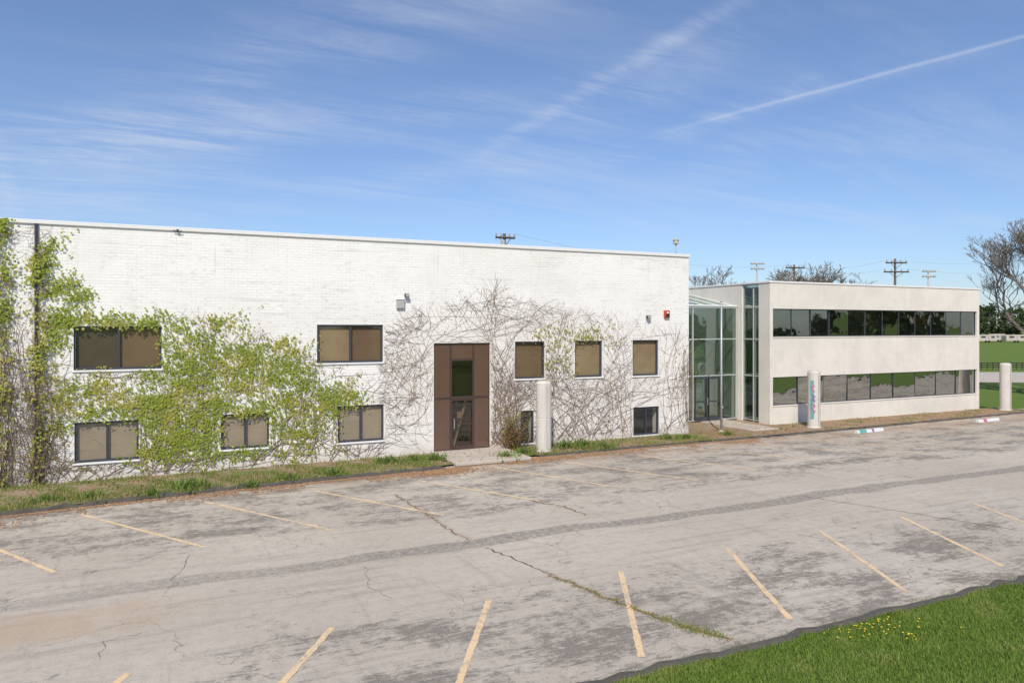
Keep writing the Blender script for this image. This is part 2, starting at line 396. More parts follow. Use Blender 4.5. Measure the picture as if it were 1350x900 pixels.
tag(mb.build('lawn',M['blade']),'bright green mown lawn filling the corner below the car park','grass',kind='stuff')
def stripp():
    x=U(-9,21.8); y0=ky(x)+.1; y=y0+(26.95-y0)*rnd()
    if 9.2<x<12.5: return None
    if x>12.5 and rnd()<.55: return None
    if sin(x*1.3+1)*sin(y*2.1+x)+.6*sin(x*4.1+y*3)+.02+.35*(1 if y<y0+1.6 else 0)<GA(0,.3): return None
    return (x,y,.05)
mb=blades(42000,stripp,.04,.17,.012)
def strip2():
    x=U(22,46); y=U(ky(x)+.15,27.5)
    if sin(x*2.3)*sin(y*3+x)<.35 or 25<x<26.7: return None
    return (x,y,.05)
blades(9000,strip2,.04,.14,.014,mb)
def kerbweed():
    x=U(-9,22); return (x,ky(x)+GA(.1,.1),.03) if sin(x*2.9)+sin(x*7.1)>.3 and not 8.9<x<12.9 else None
blades(5000,kerbweed,.05,.16,.012,mb)
tag(mb.build('verge_grass',M['strip']),'patchy unmown grass in the bed along the foot of the white brick wall','grass',kind='stuff')
def crackp(k,a=0,b=1,s=.05):
    def f():
        L=CR[k]; p=L[int((a+(b-a)*rnd())*(len(L)-1))]; return (p.x+GA(0,s),p.y+GA(0,s),0)
    return f
mb=blades(900,crackp(1,.4,1,.035),.015,.04,.006); blades(700,crackp(1,.82,1,.09),.02,.05,.006,mb); blades(160,crackp(0,0,.8,.02),.015,.035,.006,mb); blades(120,crackp(2,0,1,.025),.015,.03,.006,mb)
tag(mb.build('crack_weeds',M['strip']),'low weeds and moss growing in the long cracks of the asphalt','weeds',kind='stuff')
def litter(n,fn,mb,sc_=1.0):
    for _ in range(n):
        x,y,z=fn(); a=U(0,6.3); s=U(.02,.05)*sc_; h=U(.0,.03)*sc_
        mb.quad((x+cos(a)*s,y+sin(a)*s,z+h),(x-sin(a)*s*.6,y+cos(a)*s*.6,z+.004),(x-cos(a)*s,y-sin(a)*s,z+U(.004,.03)*sc_),(x+sin(a)*s*.6,y-cos(a)*s*.6,z+.005))
    return mb
mb=MB()
def lp():
    x=U(-8,24); return (x,ky(x)-.12-abs(GA(0,.4 if (sin(x*.9)+sin(x*2.3))>0.0 else .12)),.004)
litter(12000,lp,mb,.9); litter(6000,lambda:(lambda x:(x,U(ky(x)+.1,26.9),.09))(U(-8,22)),mb); litter(5500,lambda:(lambda x:(x,U(ky(x)+.1,27.4),.09))(U(22,45)),mb)
litter(1200,lambda:(U(22,27.4),U(25,29.8),.1),mb); litter(250,lambda:(U(25,26.7),U(26.3,29.8),.125),mb); litter(160,lambda:(U(9.4,12.3),U(24.4,26.9),.14),mb)
litter(1500,lambda:(GA(8.3,.9),GA(23.7,.3),.004),mb); litter(1300,lambda:(GA(12.6,.9),GA(24.4,.25),.004),mb); litter(900,lambda:(GA(-5.0,.9),GA(22.2,.3),.004),mb)
litter(600,lambda:(lambda p:(p.x+GA(0,.05),p.y+GA(0,.05),.004))(random.choice(CR[1][len(CR[1])//3:])),mb,.5)
litter(450,lambda:(lambda p:(p.x+GA(0,.05),p.y+GA(0,.05),.004))(random.choice(CR[0]+CR[2])),mb,.5)
tag(mb.build('leaf_litter',M['litter']),'brown dry leaves drifted along the kerb and bed','dry leaves',kind='stuff')
mb=MB()
for _ in range(60):
    px=GA(1160,40); py=GA(828,12)
    if py<808+max(0,(1170-px)*.25): py=815+max(0,(1170-px)*.25)+U(0,16)
    x,y=G(px,py)
    if y>8.5: continue
    z=U(.05,.08); r=U(.012,.02)
    mb.lathe(x,y,[(r*.4,z-.01),(r,z),(r*.5,z+.008)],6)
tag(mb.build('dandelions',M['dandelion']),'yellow dandelion flowers scattered in the lawn','flowers',kind='stuff')
def weed_clump():
    r=thing('weed_clump',(0,0,0),'','weed'); mb=MB()
    for _ in range(150):
        a=U(0,6.3); q=abs(GA(0,.2)); x,y=cos(a)*q,sin(a)*q; z=U(.02,.30)*max(.1,1-q*1.6); s=U(.03,.075)
        b=U(0,6.3); t=U(-.5,.7)
        mb.quad((x,y,z),(x+cos(b+.5)*s*.6,y+sin(b+.5)*s*.6,z+t*s*.4),(x+cos(b)*s*1.4,y+sin(b)*s*1.4,z+t*s),(x+cos(b-.5)*s*.6,y+sin(b-.5)*s*.6,z+t*s*.4))
    blades(80,lambda:(GA(0,.16),GA(0,.16),0),.12,.36,.01,mb)
    mb.build('leaves',M['weed'],r)
    st=MB()
    for _ in range(7):
        st.tube([(GA(0,.05),GA(0,.05),0),(GA(0,.12),GA(0,.12),.3)],[.006,.003],3)
    st.build('stems',M['stem'],r); return r
w0=weed_clump(); first=True
spots=[(252,643,1.5),(382,632,1.0),(438,626,1.1),(512,610,1.3),(545,607,1.2),(574,606,1.3),(330,640,.8),(120,655,.9),(668,603,1.2),(692,598,1.3),(745,590,1.5),(768,588,1.5),(796,590,1.2),(880,579,1.2),(905,578,1.1),(960,573,.9),(200,652,1),(60,660,1)]
nms=['below the lower window beside the dense ivy','under the second lower window','just right of the second lower window','left of the brown door, third before it','left of the brown door, second before it','right at the left edge of the door apron','under the ivy between two lower windows','at the foot of the leftmost lower window','just right of the door apron','left of the round column by the door','right of the round column by the door','second right of the round column by the door','third right of the round column by the door','under the small dark lower window','at the right corner of the white brick wall','by the flagpole','right of the leftmost lower window','near the downpipe on the left']
for (px,py,s),nm in zip(spots,nms):
    if first: o=w0; first=False
    else:
        o=w0.copy(); col.objects.link(o)
        for ch in list(w0.children):
            c=ch.copy(); col.objects.link(c); c.parent=o
    x,y=G(px,py,.07); o.location=(x,y,.05); o.scale=(s*1.4,s*1.3,s*.8); o.rotation_euler=(0,0,U(0,6.3))
    tag(o,'green leafy weed clump '+nm,'weed','weed clumps along the building bed')
# rusty shrub right of the door
x0_=W(676,590,26.6)[0]; r=thing('shrub',(x0_,26.55,.05),'rusty green shrub against the wall between the brown door and the round column','shrub')
st=MB(); lf=MB()
for _ in range(80):
    a=U(0,6.3); h=U(.4,2.1)*(1-.25*rnd()); lx=GA(0,.42); ly=-abs(GA(0,.2)); pts=[(x0_+cos(a)*.08,26.55+sin(a)*.08,.04)]
    for k in range(1,6): pts.append((x0_+lx*k/5+GA(0,.03),26.55+ly*k/5+GA(0,.03),.05+h*k/5))
    st.tube(pts,[.010,.009,.008,.007,.006,.004],3,False)
    for _k in range(22):
        p=random.choice(pts[1:]); s=U(.035,.08); b=U(0,6.3); t=U(-1.2,.9); x=p[0]+GA(0,.09); y=p[1]+GA(0,.08); z=max(.06,p[2]+GA(0,.1))
        lf.quad((x,y,z),(x+cos(b+.5)*s*.6,y+sin(b+.5)*s*.6,z+t*s*.4),(x+cos(b)*s*1.4,y+sin(b)*s*1.4,z+t*s),(x+cos(b-.5)*s*.6,y+sin(b-.5)*s*.6,z+t*s*.4+.02))
st.build('stems',M['stemred'],r); lf.build('leaves',M['rust'],r)

# ---------------------------------------------------------------- main building
YM=27.0; XL=-9.0; XR=W(908,450,YM)[0]; ZT=8.33
mainb=thing('warehouse_building',((XL+XR)/2,YM,0),'long white painted brick building overgrown with vines, brown door in its middle','building')
wins=[
 (97,430,213,487,2,['blind4','blind2'],'wide upper window under an arch of ivy, left half darker'),
 (418,428,505,478,2,['blind','blind2'],'wide upper window left of the door, right half darker'),
 (679,450,718,499,1,['blind2'],'single upper window nearest the door'),
 (758,449,794,497,1,['blind'],'single upper window, middle of the three right of the door'),
 (834,448,868,495,1,['blind'],'single upper window, rightmost of the three'),
 (98,555,183,608,2,['blind3','blind3'],'leftmost lower window with pale blinds'),
 (291,545,355,591,2,['blind3','blind3'],'lower window in the ivy'),
 (445,534,506,582,2,['blind3','blind3'],'lower window left of the brown door'),
 (835,536,869,573,2,['dark','dark'],'small dark lower window at the right'),
 (686,541,704,584,1,['dark'],'narrow dark opening half behind the round column')]
ops=[]
for w in wins:
    x0=W(w[0],450,YM)[0]; x1=W(w[2],450,YM)[0]; pm=(w[0]+w[2])/2; z1=W(pm,w[1],YM)[1]; z0=W(pm,w[3],YM)[1]; ops.append((x0,x1,max(z0,.12),z1))
dx0=W(572,450,YM)[0]; dx1=W(646,450,YM)[0]; dz1=W(609,452,YM)[1]
dop=(dx0,dx1,.13,dz1); allops=ops+[dop]
def wall_open(mb,x0,x1,z0,z1,y,ops,dep):
    xs=sorted({x0,x1}|{v for o in ops for v in o[:2]}); zs=sorted({z0,z1}|{v for o in ops for v in o[2:]})
    for a,b in zip(xs,xs[1:]):
        for c,d in zip(zs,zs[1:]):
            X=(a+b)/2;Z=(c+d)/2
            if any(o[0]<X<o[1] and o[2]<Z<o[3] for o in ops): continue
            mb.quad((a,y,c),(b,y,c),(b,y,d),(a,y,d))
    for a,b,c,d in ops:
        Y=y+dep
        mb.quad((a,y,c),(a,y,d),(a,Y,d),(a,Y,c)); mb.quad((b,y,c),(b,Y,c),(b,Y,d),(b,y,d))
        mb.quad((a,y,c),(a,Y,c),(b,Y,c),(b,y,c)); mb.quad((a,y,d),(b,y,d),(b,Y,d),(a,Y,d))
mb=MB(); wall_open(mb,XL,XR,0,ZT,YM,allops,.5)
mb.quad((XR,YM,0),(XR,60,0),(XR,60,ZT),(XR,YM,ZT)); mb.quad((XL,60,0),(XL,YM,0),(XL,YM,ZT),(XL,60,ZT)); mb.quad((XR,60,0),(XL,60,0),(XL,60,ZT),(XR,60,ZT))
mb.build('wall',M['brick'],mainb)
MB().quad((XL+.01,YM+.52,0),(XR-.01,YM+.52,0),(XR-.01,YM+.52,7.9),(XL+.01,YM+.52,7.9)).build('interior_backing',M['dark'],mainb)  # near-black backing sheet, its colour stands in for unlit rooms behind the windows
MB().quad((XL+.3,YM+.3,8.05),(XR-.3,YM+.3,8.05),(XR-.3,59.7,8.05),(XL+.3,59.7,8.05)).build('roof',M['roof'],mainb)
cp=MB()
cp.box(XL-.05,XR+.05,YM-.06,YM+.32,ZT-.10,ZT+.03,.01); cp.box(XR-.3,XR+.05,YM+.321,60,ZT-.10,ZT+.03,.01); cp.box(XL-.05,XL+.3,YM+.321,60,ZT-.10,ZT+.03,.01)
cp.build('coping',M['coping'],mainb)
xx=XL+1
while xx<XR: MB().box(xx,xx+.02,YM-.066,YM-.058,ZT-.11,ZT+.033).build('coping_joint',M['coping'],mainb); xx+=3.05
def window(root,op,panes,blinds,label,Y,fm='frame',ft=.065):
    a,b,c,d=op; y0=Y+.05; y1=Y+.13; f=MB()
    f.box(a,a+ft,y0,y1,c,d); f.box(b-ft,b,y0,y1,c,d); f.box(a+ft,b-ft,y0,y1,c,c+ft*1.2); f.box(a+ft,b-ft,y0,y1,d-ft,d)
    for k in range(1,panes):
        x=a+(b-a)*k/panes; f.box(x-ft*.5,x+ft*.5,y0-.006,y1,c+ft*1.2,d-ft)
    fr=f.build('window',M[fm],root); fr['label']=label
    MB().box(a-.05,b+.05,Y-.05,Y+.048,c-.06,c-.004,.008).build('sill',M['coping'],fr)
    for k in range(panes):
        xa=a+(b-a)*k/panes+(ft if k==0 else ft*.5); xb=a+(b-a)*(k+1)/panes-(ft if k==panes-1 else ft*.5)
        MB().quad((xa,Y+.09,c+ft),(xb,Y+.09,c+ft),(xb,Y+.09,d-ft),(xa,Y+.09,d-ft)).build('pane',M['glass'],fr)
        if blinds[k]!='dark':
            zb=c+ft*.6
            bl=MB(); bl.box(xa-.02,xb+.02,Y+.16,Y+.175,zb,d)
            bl.build('blind',M[blinds[k]],fr)
for w,op in zip(wins,ops): window(mainb,op,w[4],w[5],w[6],YM)
a,b,c,d=dop; gx0=W(595,450,YM)[0]; gx1=W(625,450,YM)[0]; zmid=W(609,524,YM)[1]; zup=W(609,474,YM)[1]
y0=YM+.06;y1=YM+.12
def panel(x0,x1,z0,z1):
    g=.03
    MB().box(x0+g,x1-g,y0+.02,y1-.02,z0+g,z1-g,.004).build('panel',M['brown'],mainb)
    f=MB(); f.box(x0,x0+g,y0,y1,z0,z1); f.box(x1-g,x1,y0,y1,z0,z1); f.box(x0+g,x1-g,y0,y1,z0,z0+g); f.box(x0+g,x1-g,y0,y1,z1-g,z1)
    f.build('panel_frame',M['brownframe'],mainb)
panel(a,gx0,c,zmid);panel(a,gx0,zmid,d);panel(gx1,b,c,zmid);panel(gx1,b,zmid,d);panel(gx0,gx1,zup,d)
f=MB(); t=.045
f.box(gx0,gx0+t,y0-.02,y1,zmid+.05,zup); f.box(gx1-t,gx1,y0-.02,y1,zmid+.05,zup); f.box(gx0+t,gx1-t,y0-.02,y1,zup-t,zup); f.box(gx0,gx1,y0-.03,y1,zmid-.05,zmid+.05)
fr=f.build('window',M['brownframe'],mainb); fr['label']='tall transom window above the door'
MB().quad((gx0+t,YM+.1,zmid+.05),(gx1-t,YM+.1,zmid+.05),(gx1-t,YM+.1,zup-t),(gx0+t,YM+.1,zup-t)).build('pane',M['bronzeglass'],fr)
f=MB(); t=.06
f.box(gx0,gx0+t,y0-.015,y1,c,zmid-.05); f.box(gx1-t,gx1,y0-.015,y1,c,zmid-.05); f.box(gx0+t,gx1-t,y0-.015,y1,c,c+.16); f.box(gx0+t,gx1-t,y0-.015,y1,zmid-.12,zmid-.05); f.box(gx0+t,gx1-t,y0-.016,y1,c+1.0,c+1.05)
dr=f.build('door',M['brownframe'],mainb)
MB().quad((gx0+t,YM+.1,c+.16),(gx1-t,YM+.1,c+.16),(gx1-t,YM+.1,zmid-.12),(gx0+t,YM+.1,zmid-.12)).build('pane',M['bronzeglass'],dr)
MB().tube([(gx0+.12,y0-.015,c+.85),(gx0+.12,y0-.08,c+.87),(gx0+.12,y0-.08,c+1.2),(gx0+.12,y0-.015,c+1.22)],.014,6).build('handle',M['alu'],dr)
MB().box(gx0+.3,gx0+.5,YM+.14,YM+.145,c+1.25,c+1.5).build('notice',M['blind3'],dr)
MB().tube([(gx0+.2,YM+.3,c+.1),(gx0+.75,YM+.35,c+1.9)],.05,5).build('interior_handrail',M['slab'],dr)
x=W(48,450,YM)[0]
MB().tube([(x,YM-.06,.05),(x,YM-.06,ZT-.1)],.045,8).build('downpipe',M['frame'],mainb)
def at(px,py,yo=0): q=W(px,py,YM); return q[0],YM+yo,q[1]
x,y,z=at(527.5,401,0); r=thing('junction_box',(x,YM,z),'grey electrical box high on the white wall above and left of the door','electrical box')
MB().box(x-.16,x+.16,YM-.10,YM,z-.18,z+.18,.015).build('housing',M['grey'],r); MB().box(x-.13,x+.13,YM-.115,YM-.101,z-.15,z+.15,.004).build('cover',M['grey'],r)
MB().box(x-.17,x+.17,YM-.12,YM,z+.181,z+.195).build('rain_lip',M['coping'],r)
x,y,z=at(535,390); r=thing('floodlight',(x,YM,z),'small dark floodlight above the grey electrical box','lamp')
MB().box(x-.08,x+.08,YM-.2,YM-.06,z-.05,z+.08,.012).build('lamp_head',M['black'],r); MB().tube([(x,YM,z),(x,YM-.1,z)],.025,6).build('bracket',M['black'],r); MB().box(x-.06,x+.06,YM-.206,YM-.201,z-.035,z+.065).build('lens',M['grey'],r)
x,y,z=at(853,418); r=thing('floodlight',(x,YM,z),'small dark floodlight left of the red alarm box','lamp')
MB().box(x-.10,x+.10,YM-.2,YM-.06,z-.06,z+.08,.015).build('lamp_head',M['black'],r); MB().tube([(x,YM,z),(x,YM-.1,z)],.03,6).build('bracket',M['black'],r); MB().box(x-.08,x+.08,YM-.206,YM-.201,z-.045,z+.065).build('lens',M['grey'],r)
x,y,z=at(878,414); r=thing('alarm_box',(x,YM,z),'red fire alarm box high at the right end of the white wall','alarm')
MB().box(x-.14,x+.14,YM-.12,YM,z-.17,z+.17,.015).build('housing',M['red'],r); MB().lathe(x,YM-.14,[(.03,z+.02),(.06,z+.04),(.06,z+.07),(.03,z+.10)],12).build('strobe',M['white'],r); MB().box(x-.1,x+.1,YM-.135,YM-.121,z-.13,z-.02).build('horn_grille',M['black'],r)
x,y,z=at(234,305); r=thing('roof_cable',(x,YM,z),'short black cable bracket hooked over the roof edge','cable')
MB().tube([(x-.13,YM-.09,z+.02),(x,YM-.1,z-.01),(x+.13,YM-.09,z+.0)],.016,6).build('cable',M['black'],r); MB().box(x-.03,x+.03,YM-.11,YM-.061,z-.03,z+.06).build('clip',M['black'],r)
x,y=W(891,337,28.2)[0],28.2; zt=W(891,314,28.2)[1]
r=thing('roof_vent',(x,y,8.05),'small domed vent on a thin mast at the right end of the brick roof','roof vent')
MB().lathe(x,y,[(.035,8.05),(.035,zt-.3)],8).build('mast',M['grey'],r,True); MB().lathe(x,y,[(.07,zt-.3),(.13,zt-.26),(.13,zt-.12),(.17,zt-.1),(.03,zt)],14).build('dome',M['slab'],r,False); MB().box(x-.12,x+.12,y-.12,y+.12,8.051,8.2).build('base',M['grey'],r)

# ---------------------------------------------------------------- vines
def inop(x,z,e=0):
    return any(o[0]-e<x<o[1]+e and o[2]-e<z<o[3]+e for o in allops)
def walk(mb,x,z,h,L,r,region,bias=0,curl=.16,br=.10,yo=.03,depth=0,pts_out=None,pull=.02,md=3):
    pts=[(x,YM-yo,z)]; step=.13; n=int(L/step); y=YM-yo; cv=GA(0,.012)
    for i in range(n):
        h+=GA(0,curl)+cv; h+=(bias-h)*pull
        x+=cos(h)*step; z+=sin(h)*step
        if z<.05 or z>ZT-.2 or not region(x,z): break
        if inop(x,z): break
        y=max(YM-yo*2.0,min(YM-.006,y+GA(0,.005)))
        pts.append((x,y,z))
        if pts_out is not None: pts_out.append((x,z))
        if rnd()<br and depth<md:
            walk(mb,x,z,h+random.choice((-1,1))*U(.35,1.1),L*(1-i/n)*U(.35,.9),r*.65,region,bias,curl,br,yo,depth+1,pts_out,pull,md)
    if len(pts)>2: mb.tube(pts,[max(.003,r*(1-.7*i/len(pts))) for i in range(len(pts))],3,False)
def interp(tb,x):
    if x<=tb[0][0]: return tb[0][1]
    for (a,b),(c,d) in zip(tb,tb[1:]):
        if x<=c: return b+(d-b)*(x-a)/(c-a)
    return tb[-1][1]
topL=[(-80,285),(40,300),(75,345),(130,400),(190,410),(230,400),(330,425),(400,460),(470,490),(505,460)]
topC=[(495,450),(520,418),(555,400),(600,392),(632,382),(650,350),(668,380),(700,394),(760,402),(830,414),(905,430)]
def regL(x,z):
    px,py=PX(x,YM,z); return px<515 and py>interp(topL,px)+GA(0,5)
def regC(x,z):
    px,py=PX(x,YM,z); return 498<px<912 and py>interp(topC,px)+GA(0,8)
vl=thing('climbing_vine',(0.0,YM,0),'green leafed climbing vine spreading over the left half of the white brick wall','climbing plant')
st=MB(); LP=[]
for i in range(190):
    x=W(U(60,500),600,YM)[0]; walk(st,x,U(.05,.5),U(.4,2.8),U(1.5,5),U(.007,.013),regL,random.choice((.3,pi/2,pi-.3)),.11,.09,.018,0,LP,.04)
for i in range(380):
    x=W(U(60,500),600,YM)[0]; z=U(.3,4.5)
    if regL(x,z) and not inop(x,z): walk(st,x,z,U(-.5,pi+.5),U(.8,3),U(.004,.009),regL,random.choice((.1,pi-.1,pi/2)),.13,.1,.015,0,LP,.05)
st.build('stems',M['stem'],vl)
lf=MB()
def leaf(mb,x,y,z,s,tiltout=.6):
    a=-pi/2+GA(0,.9); ux,uz=cos(a),sin(a); vx,vz=-uz,ux; t=U(-.15,tiltout); w=U(.85,1.15)
    def q(u,v,o): return (x+(ux*u+vx*v*w)*s, y-o*s, z+(uz*u+vz*v*w)*s)
    i=len(mb.v)
    mb.v+=[q(0,0,.1),q(.1,-.6,t*.2),q(.6,-.42,t*.6),q(1.05,0,t),q(.6,.42,t*.6+U(-.1,.3)),q(.1,.6,t*.2)]
    mb.f+=[(i,i+1,i+2,i+3),(i,i+3,i+4,i+5)]
blobs=[
 (330,488,62,24,1500),(270,466,42,28,900),(245,525,40,30,1250),(390,515,42,24,900),(440,528,20,12,420),(225,440,20,16,280),(285,425,30,12,240),
 (405,552,30,24,480),(330,560,45,26,750),(155,541,45,9,450),(110,417,28,6,230),(150,423,40,6,260),(195,430,25,5,160),(205,525,28,28,800),(240,585,34,14,560),
 (80,470,10,55,300),(72,560,10,45,260),(120,512,32,12,360),(205,600,34,10,300),(300,538,16,6,180),(340,540,22,6,200),(462,520,12,6,100),(250,560,42,22,700),(370,468,28,16,320),(310,598,50,10,320),(400,590,36,12,200)]
def leafblobs(mb,blobs,reg=None,s0=.035,s1=.078,over=.14,yo=.07,sp=1.0):
    for bx,by,rx,ry,n in blobs:
        subs=[(GA(bx,rx*.8),GA(by,ry*.8),U(-.5,.3)) for _ in range(max(3,n//18))]
        for _ in range(n):
            c=random.choice(subs); t=GA(0,8 if rnd()<.8 else 16)*sp; px=c[0]+t; py=c[1]+t*c[2]+GA(0,4.5)*sp
            x,z=W(px,py,YM)
            if z<.1 or z>ZT-.05: continue
            if reg and not reg(x,z): continue
            if inop(x,z,-over): continue
            if inop(x,z,0) and rnd()<.45: continue
            leaf(mb,x,YM-U(.015,yo),z,U(s0,s1),.3)
leafblobs(lf,blobs)
for _ in range(1100):
    x,z=random.choice(LP); x+=GA(0,.05); z+=GA(0,.05)
    px,py=PX(x,YM,z)
    if inop(x,z,-.05) or px>470 or z<.4: continue
    leaf(lf,x,YM-U(.02,.06),z,U(.03,.06),.3)
lf.build('leaves',M['ivy'],vl)
vc=thing('climbing_vine',(W(28,640,YM)[0],YM,0),'tangled brown climber with green tufts rising the full wall height by the downpipe','climbing plant')
st=MB(); lf=MB()
def col_reg(x,z):
    px,py=PX(x,YM,z); return px<(20 if py<330 else 24+(py-330)*.09) or (40<px<56 and py>320) or (px<90 and py>570)
for i in range(70):
    x=W(random.choice([GA(0,9),GA(48,5),U(-60,20)]),640,YM)[0]
    pts=[(x,YM-U(.03,.2),.05)]; h=pi/2+GA(0,.1); L=U(2,8.2); r=U(.006,.018)
    z=.05; y=pts[0][1]
    while z<L:
        h+=GA(0,.14); h+=(pi/2-h)*.15; x+=cos(h)*.16; z+=sin(h)*.16; y=min(YM-.03,max(YM-.25,y+GA(0,.025)))
        if not col_reg(x,z): break
        pts.append((x,y,z))
    if len(pts)>3: st.tube(pts,[r*(1-.6*k/len(pts)) for k in range(len(pts))],4,False)
for i in range(800):
    py=U(300,640) if rnd()<.5 else U(480,640); px=random.choice([GA(4,9),GA(50,6)]) if py<500 else GA(42,24)
    x,z=W(px,py,YM); y=YM-U(.04,.22); h=U(0,6.3); pts=[(x,y,z)]
    for k in range(random.randint(3,8)):
        h+=GA(0,.6); x+=cos(h)*.08; z+=sin(h)*.08-.01; y+=GA(0,.03); pts.append((x,min(y,YM-.02),max(z,.03)))
    st.tube(pts,[.007*(1-.5*k/len(pts)) for k in range(len(pts))],3,False)
st.build('stems',M['stem'],vc)
for _ in range(4600):
    py=U(286,650)
    px=GA(1,9) if rnd()<.6 else GA(50,7)
    if py<330 and px>20: continue
    if rnd()<.7 and sin(py*.05+px*.06)+sin(py*.11)<.2: continue
    if py>530 and rnd()<.55: continue
    x,z=W(px,py,YM)
    if z<.1 or z>ZT+.02: continue
    leaf(lf,x,YM-U(.03,.25),z,U(.04,.085))
leafblobs(lf,[(64,325,10,5,110),(60,350,8,10,110),(78,382,14,8,190),(102,392,12,5,120),(88,372,14,6,90),(85,412,16,10,130),(75,440,12,14,130)],None,.04,.078,.14,.1)
lf.build('leaves',M['ivy'],vc)
vm=thing('climbing_vine',(W(665,590,YM)[0],YM,0),'mostly bare brown vine fanned over the wall around the door and small windows','climbing plant')
st=MB(); CP=[]
for i in range(200):
    x=W(GA(668,14) if rnd()<.4 else U(652,905),600,YM)[0]; walk(st,x,U(.05,.4),U(.6,2.5),U(3,9.5),U(.007,.012),regC,random.choice((.0,.25,pi,pi-.25,pi/2)),.06,.06,.014,0,CP,.03,2)
for i in range(620):
    px=U(512,905); py=U(395,590); x,z=W(px,py,YM)
    if regC(x,z) and not inop(x,z): walk(st,x,z,U(-.3,pi+.3),U(.8,3.8),U(.0035,.007),regC,random.choice([0,pi,.15,pi-.15]),.08,.08,.012,0,CP,.06,2)
for i in range(26): walk(st,W(GA(650,7),470,YM)[0],W(650,U(390,450),YM)[1],random.choice((0,pi,pi/2))+GA(0,.3),U(.8,3.5),.005,regC,random.choice((-.05,pi+.05,pi/2)),.08,.08,.012,0,CP,.05,2)
for i in range(130):
    px=U(500,566); py=U(410,590); x,z=W(px,py,YM)
    walk(st,x,z,U(1.4,3.8),U(.6,2.4),.005,regC,pi*.9,.11,.1,.012,0,CP,.04,2)
st.build('stems',M['stemred'],vm)
st2=MB()
for i in range(60):
    px=U(898,914); py=U(455,540); x,z=W(px,py,YM); pts=[(x,YM-.04,z)]
    for k in range(10): x+=GA(0,.03); z-=.1; pts.append((min(x,XR+.12),YM-.05-rnd()*.08,max(.1,z)))
    st2.tube(pts,.006,3,False)
st2.build('tendrils',M['stemred'],vm)
lf=MB(); leafblobs(lf,[(762,440,20,5,170),(740,455,12,8,110),(738,472,12,8,110),(788,440,12,4,60),(728,440,14,7,70),(815,455,10,5,25),(730,490,14,9,50),(905,480,4,14,40)],None,.035,.07)
for _ in range(420):
    x,z=random.choice(CP); leaf(lf,x+GA(0,.04),YM-U(.02,.06),z+GA(0,.04),U(.02,.045)) if not inop(x,z) else None
lf.build('leaves',M['ivydark'],vm)

# ---------------------------------------------------------------- office building
YB=27.6; XB0=27.47; XB1=W(1291,450,YB)[0]; ZB=7.3
ob=thing('office_building',((XB0+XB1)/2,YB,0),'low two storey pale concrete office block with two dark ribbon windows','building')
wx0=W(1019,450,YB)[0]; wx1=W(1288,450,YB)[0]
rib=[(wx0,wx1,4.50,5.93),(wx0,wx1,1.02,2.46)]
mb=MB(); wall_open(mb,XB0,XB1,0,ZB,YB,rib,.35)
ya,yb_=28.37,29.57
def sx(y0,y1,z0,z1,x=XB0): mb.quad((x,y1,z0),(x,y0,z0),(x,y0,z1),(x,y1,z1))
sx(YB,ya,0,ZB); sx(yb_,52,0,ZB)
mb.quad((XB0,ya,0),(XB0+.3,ya,0),(XB0+.3,ya,ZB),(XB0,ya,ZB)); mb.quad((XB0+.3,yb_,0),(XB0,yb_,0),(XB0,yb_,ZB),(XB0+.3,yb_,ZB))
mb.quad((XB1,YB,0),(XB1,52,0),(XB1,52,ZB),(XB1,YB,ZB)); mb.quad((XB1,52,0),(XB0,52,0),(XB0,52,ZB),(XB1,52,ZB))
mb.build('wall',M['panel'],ob)
MB().quad((XB0+.02,YB+1.2,0.02),(XB1-.02,YB+1.2,.02),(XB1-.02,YB+1.2,7),(XB0+.02,YB+1.2,7)).build('interior_backing',M['grey'],ob)
MB().quad((XB0+.2,YB+.2,7.05),(XB1-.2,YB+.2,7.05),(XB1-.2,51.8,7.05),(XB0+.2,51.8,7.05)).build('roof',M['roof'],ob)
cp=MB(); cp.box(XB0-.04,XB1+.04,YB-.04,YB+.25,ZB-.06,ZB+.03,.008); cp.box(XB0-.04,XB0+.2,YB+.251,52,ZB-.06,ZB+.03,.008); cp.box(XB1-.2,XB1+.04,YB+.251,52,ZB-.06,ZB+.03,.008)
cp.build('coping',M['coping'],ob)
for (a,b,c,d),lb,npn,gm,mw in ((rib[0],'upper ribbon window with many narrow panes',12,'tintglass',.022),(rib[1],'lower ribbon window',9,'tintglass2',.014)):
    f=MB(); y0=YB+.1;y1=YB+.17
    f.box(a,b,y0,y1,c,c+.05); f.box(a,b,y0,y1,d-.05,d)
    for k in range(npn+1):
        x=a+(b-a)*k/npn; x=min(max(x,a+.03),b-.03); f.box(x-mw,x+mw,y0-.004,y1-.01,c+.05,d-.05)
    w=f.build('window',M['frame'],ob); w['label']=lb
    for k in range(npn):
        xa=a+(b-a)*k/npn+mw; xb=a+(b-a)*(k+1)/npn-mw; j=GA(0,.012); j2=GA(0,.012)
        MB().quad((xa,YB+.13+j,c+.04),(xb,YB+.13-j,c+.04),(xb,YB+.13-j+j2,d-.04),(xa,YB+.13+j+j2,d-.04)).build('pane',M[gm],w)
        if rnd()<.3: MB().box(xa,xb,YB+.3,YB+.31,d-U(.3,.9),d).build('blind',M['blind2'],w)
    MB().box(a-.01,b+.01,YB-.03,YB+.098,c-.05,c-.003).build('sill',M['panel'],w)
f=MB(); x0=XB0+.06
for y in (ya+.03,yb_-.03): f.box(x0,x0+.08,y-.03,y+.03,.12,ZB-.07)
for z in (.18,2.47,4.37,6.03,ZB-.1): f.box(x0+.003,x0+.077,ya+.06,yb_-.06,z-.03,z+.03)
w=f.build('window',M['alu'],ob); w['label']='tall narrow green window on the side wall, full building height'
zz=(.18,2.47,4.37,6.03,ZB-.1)
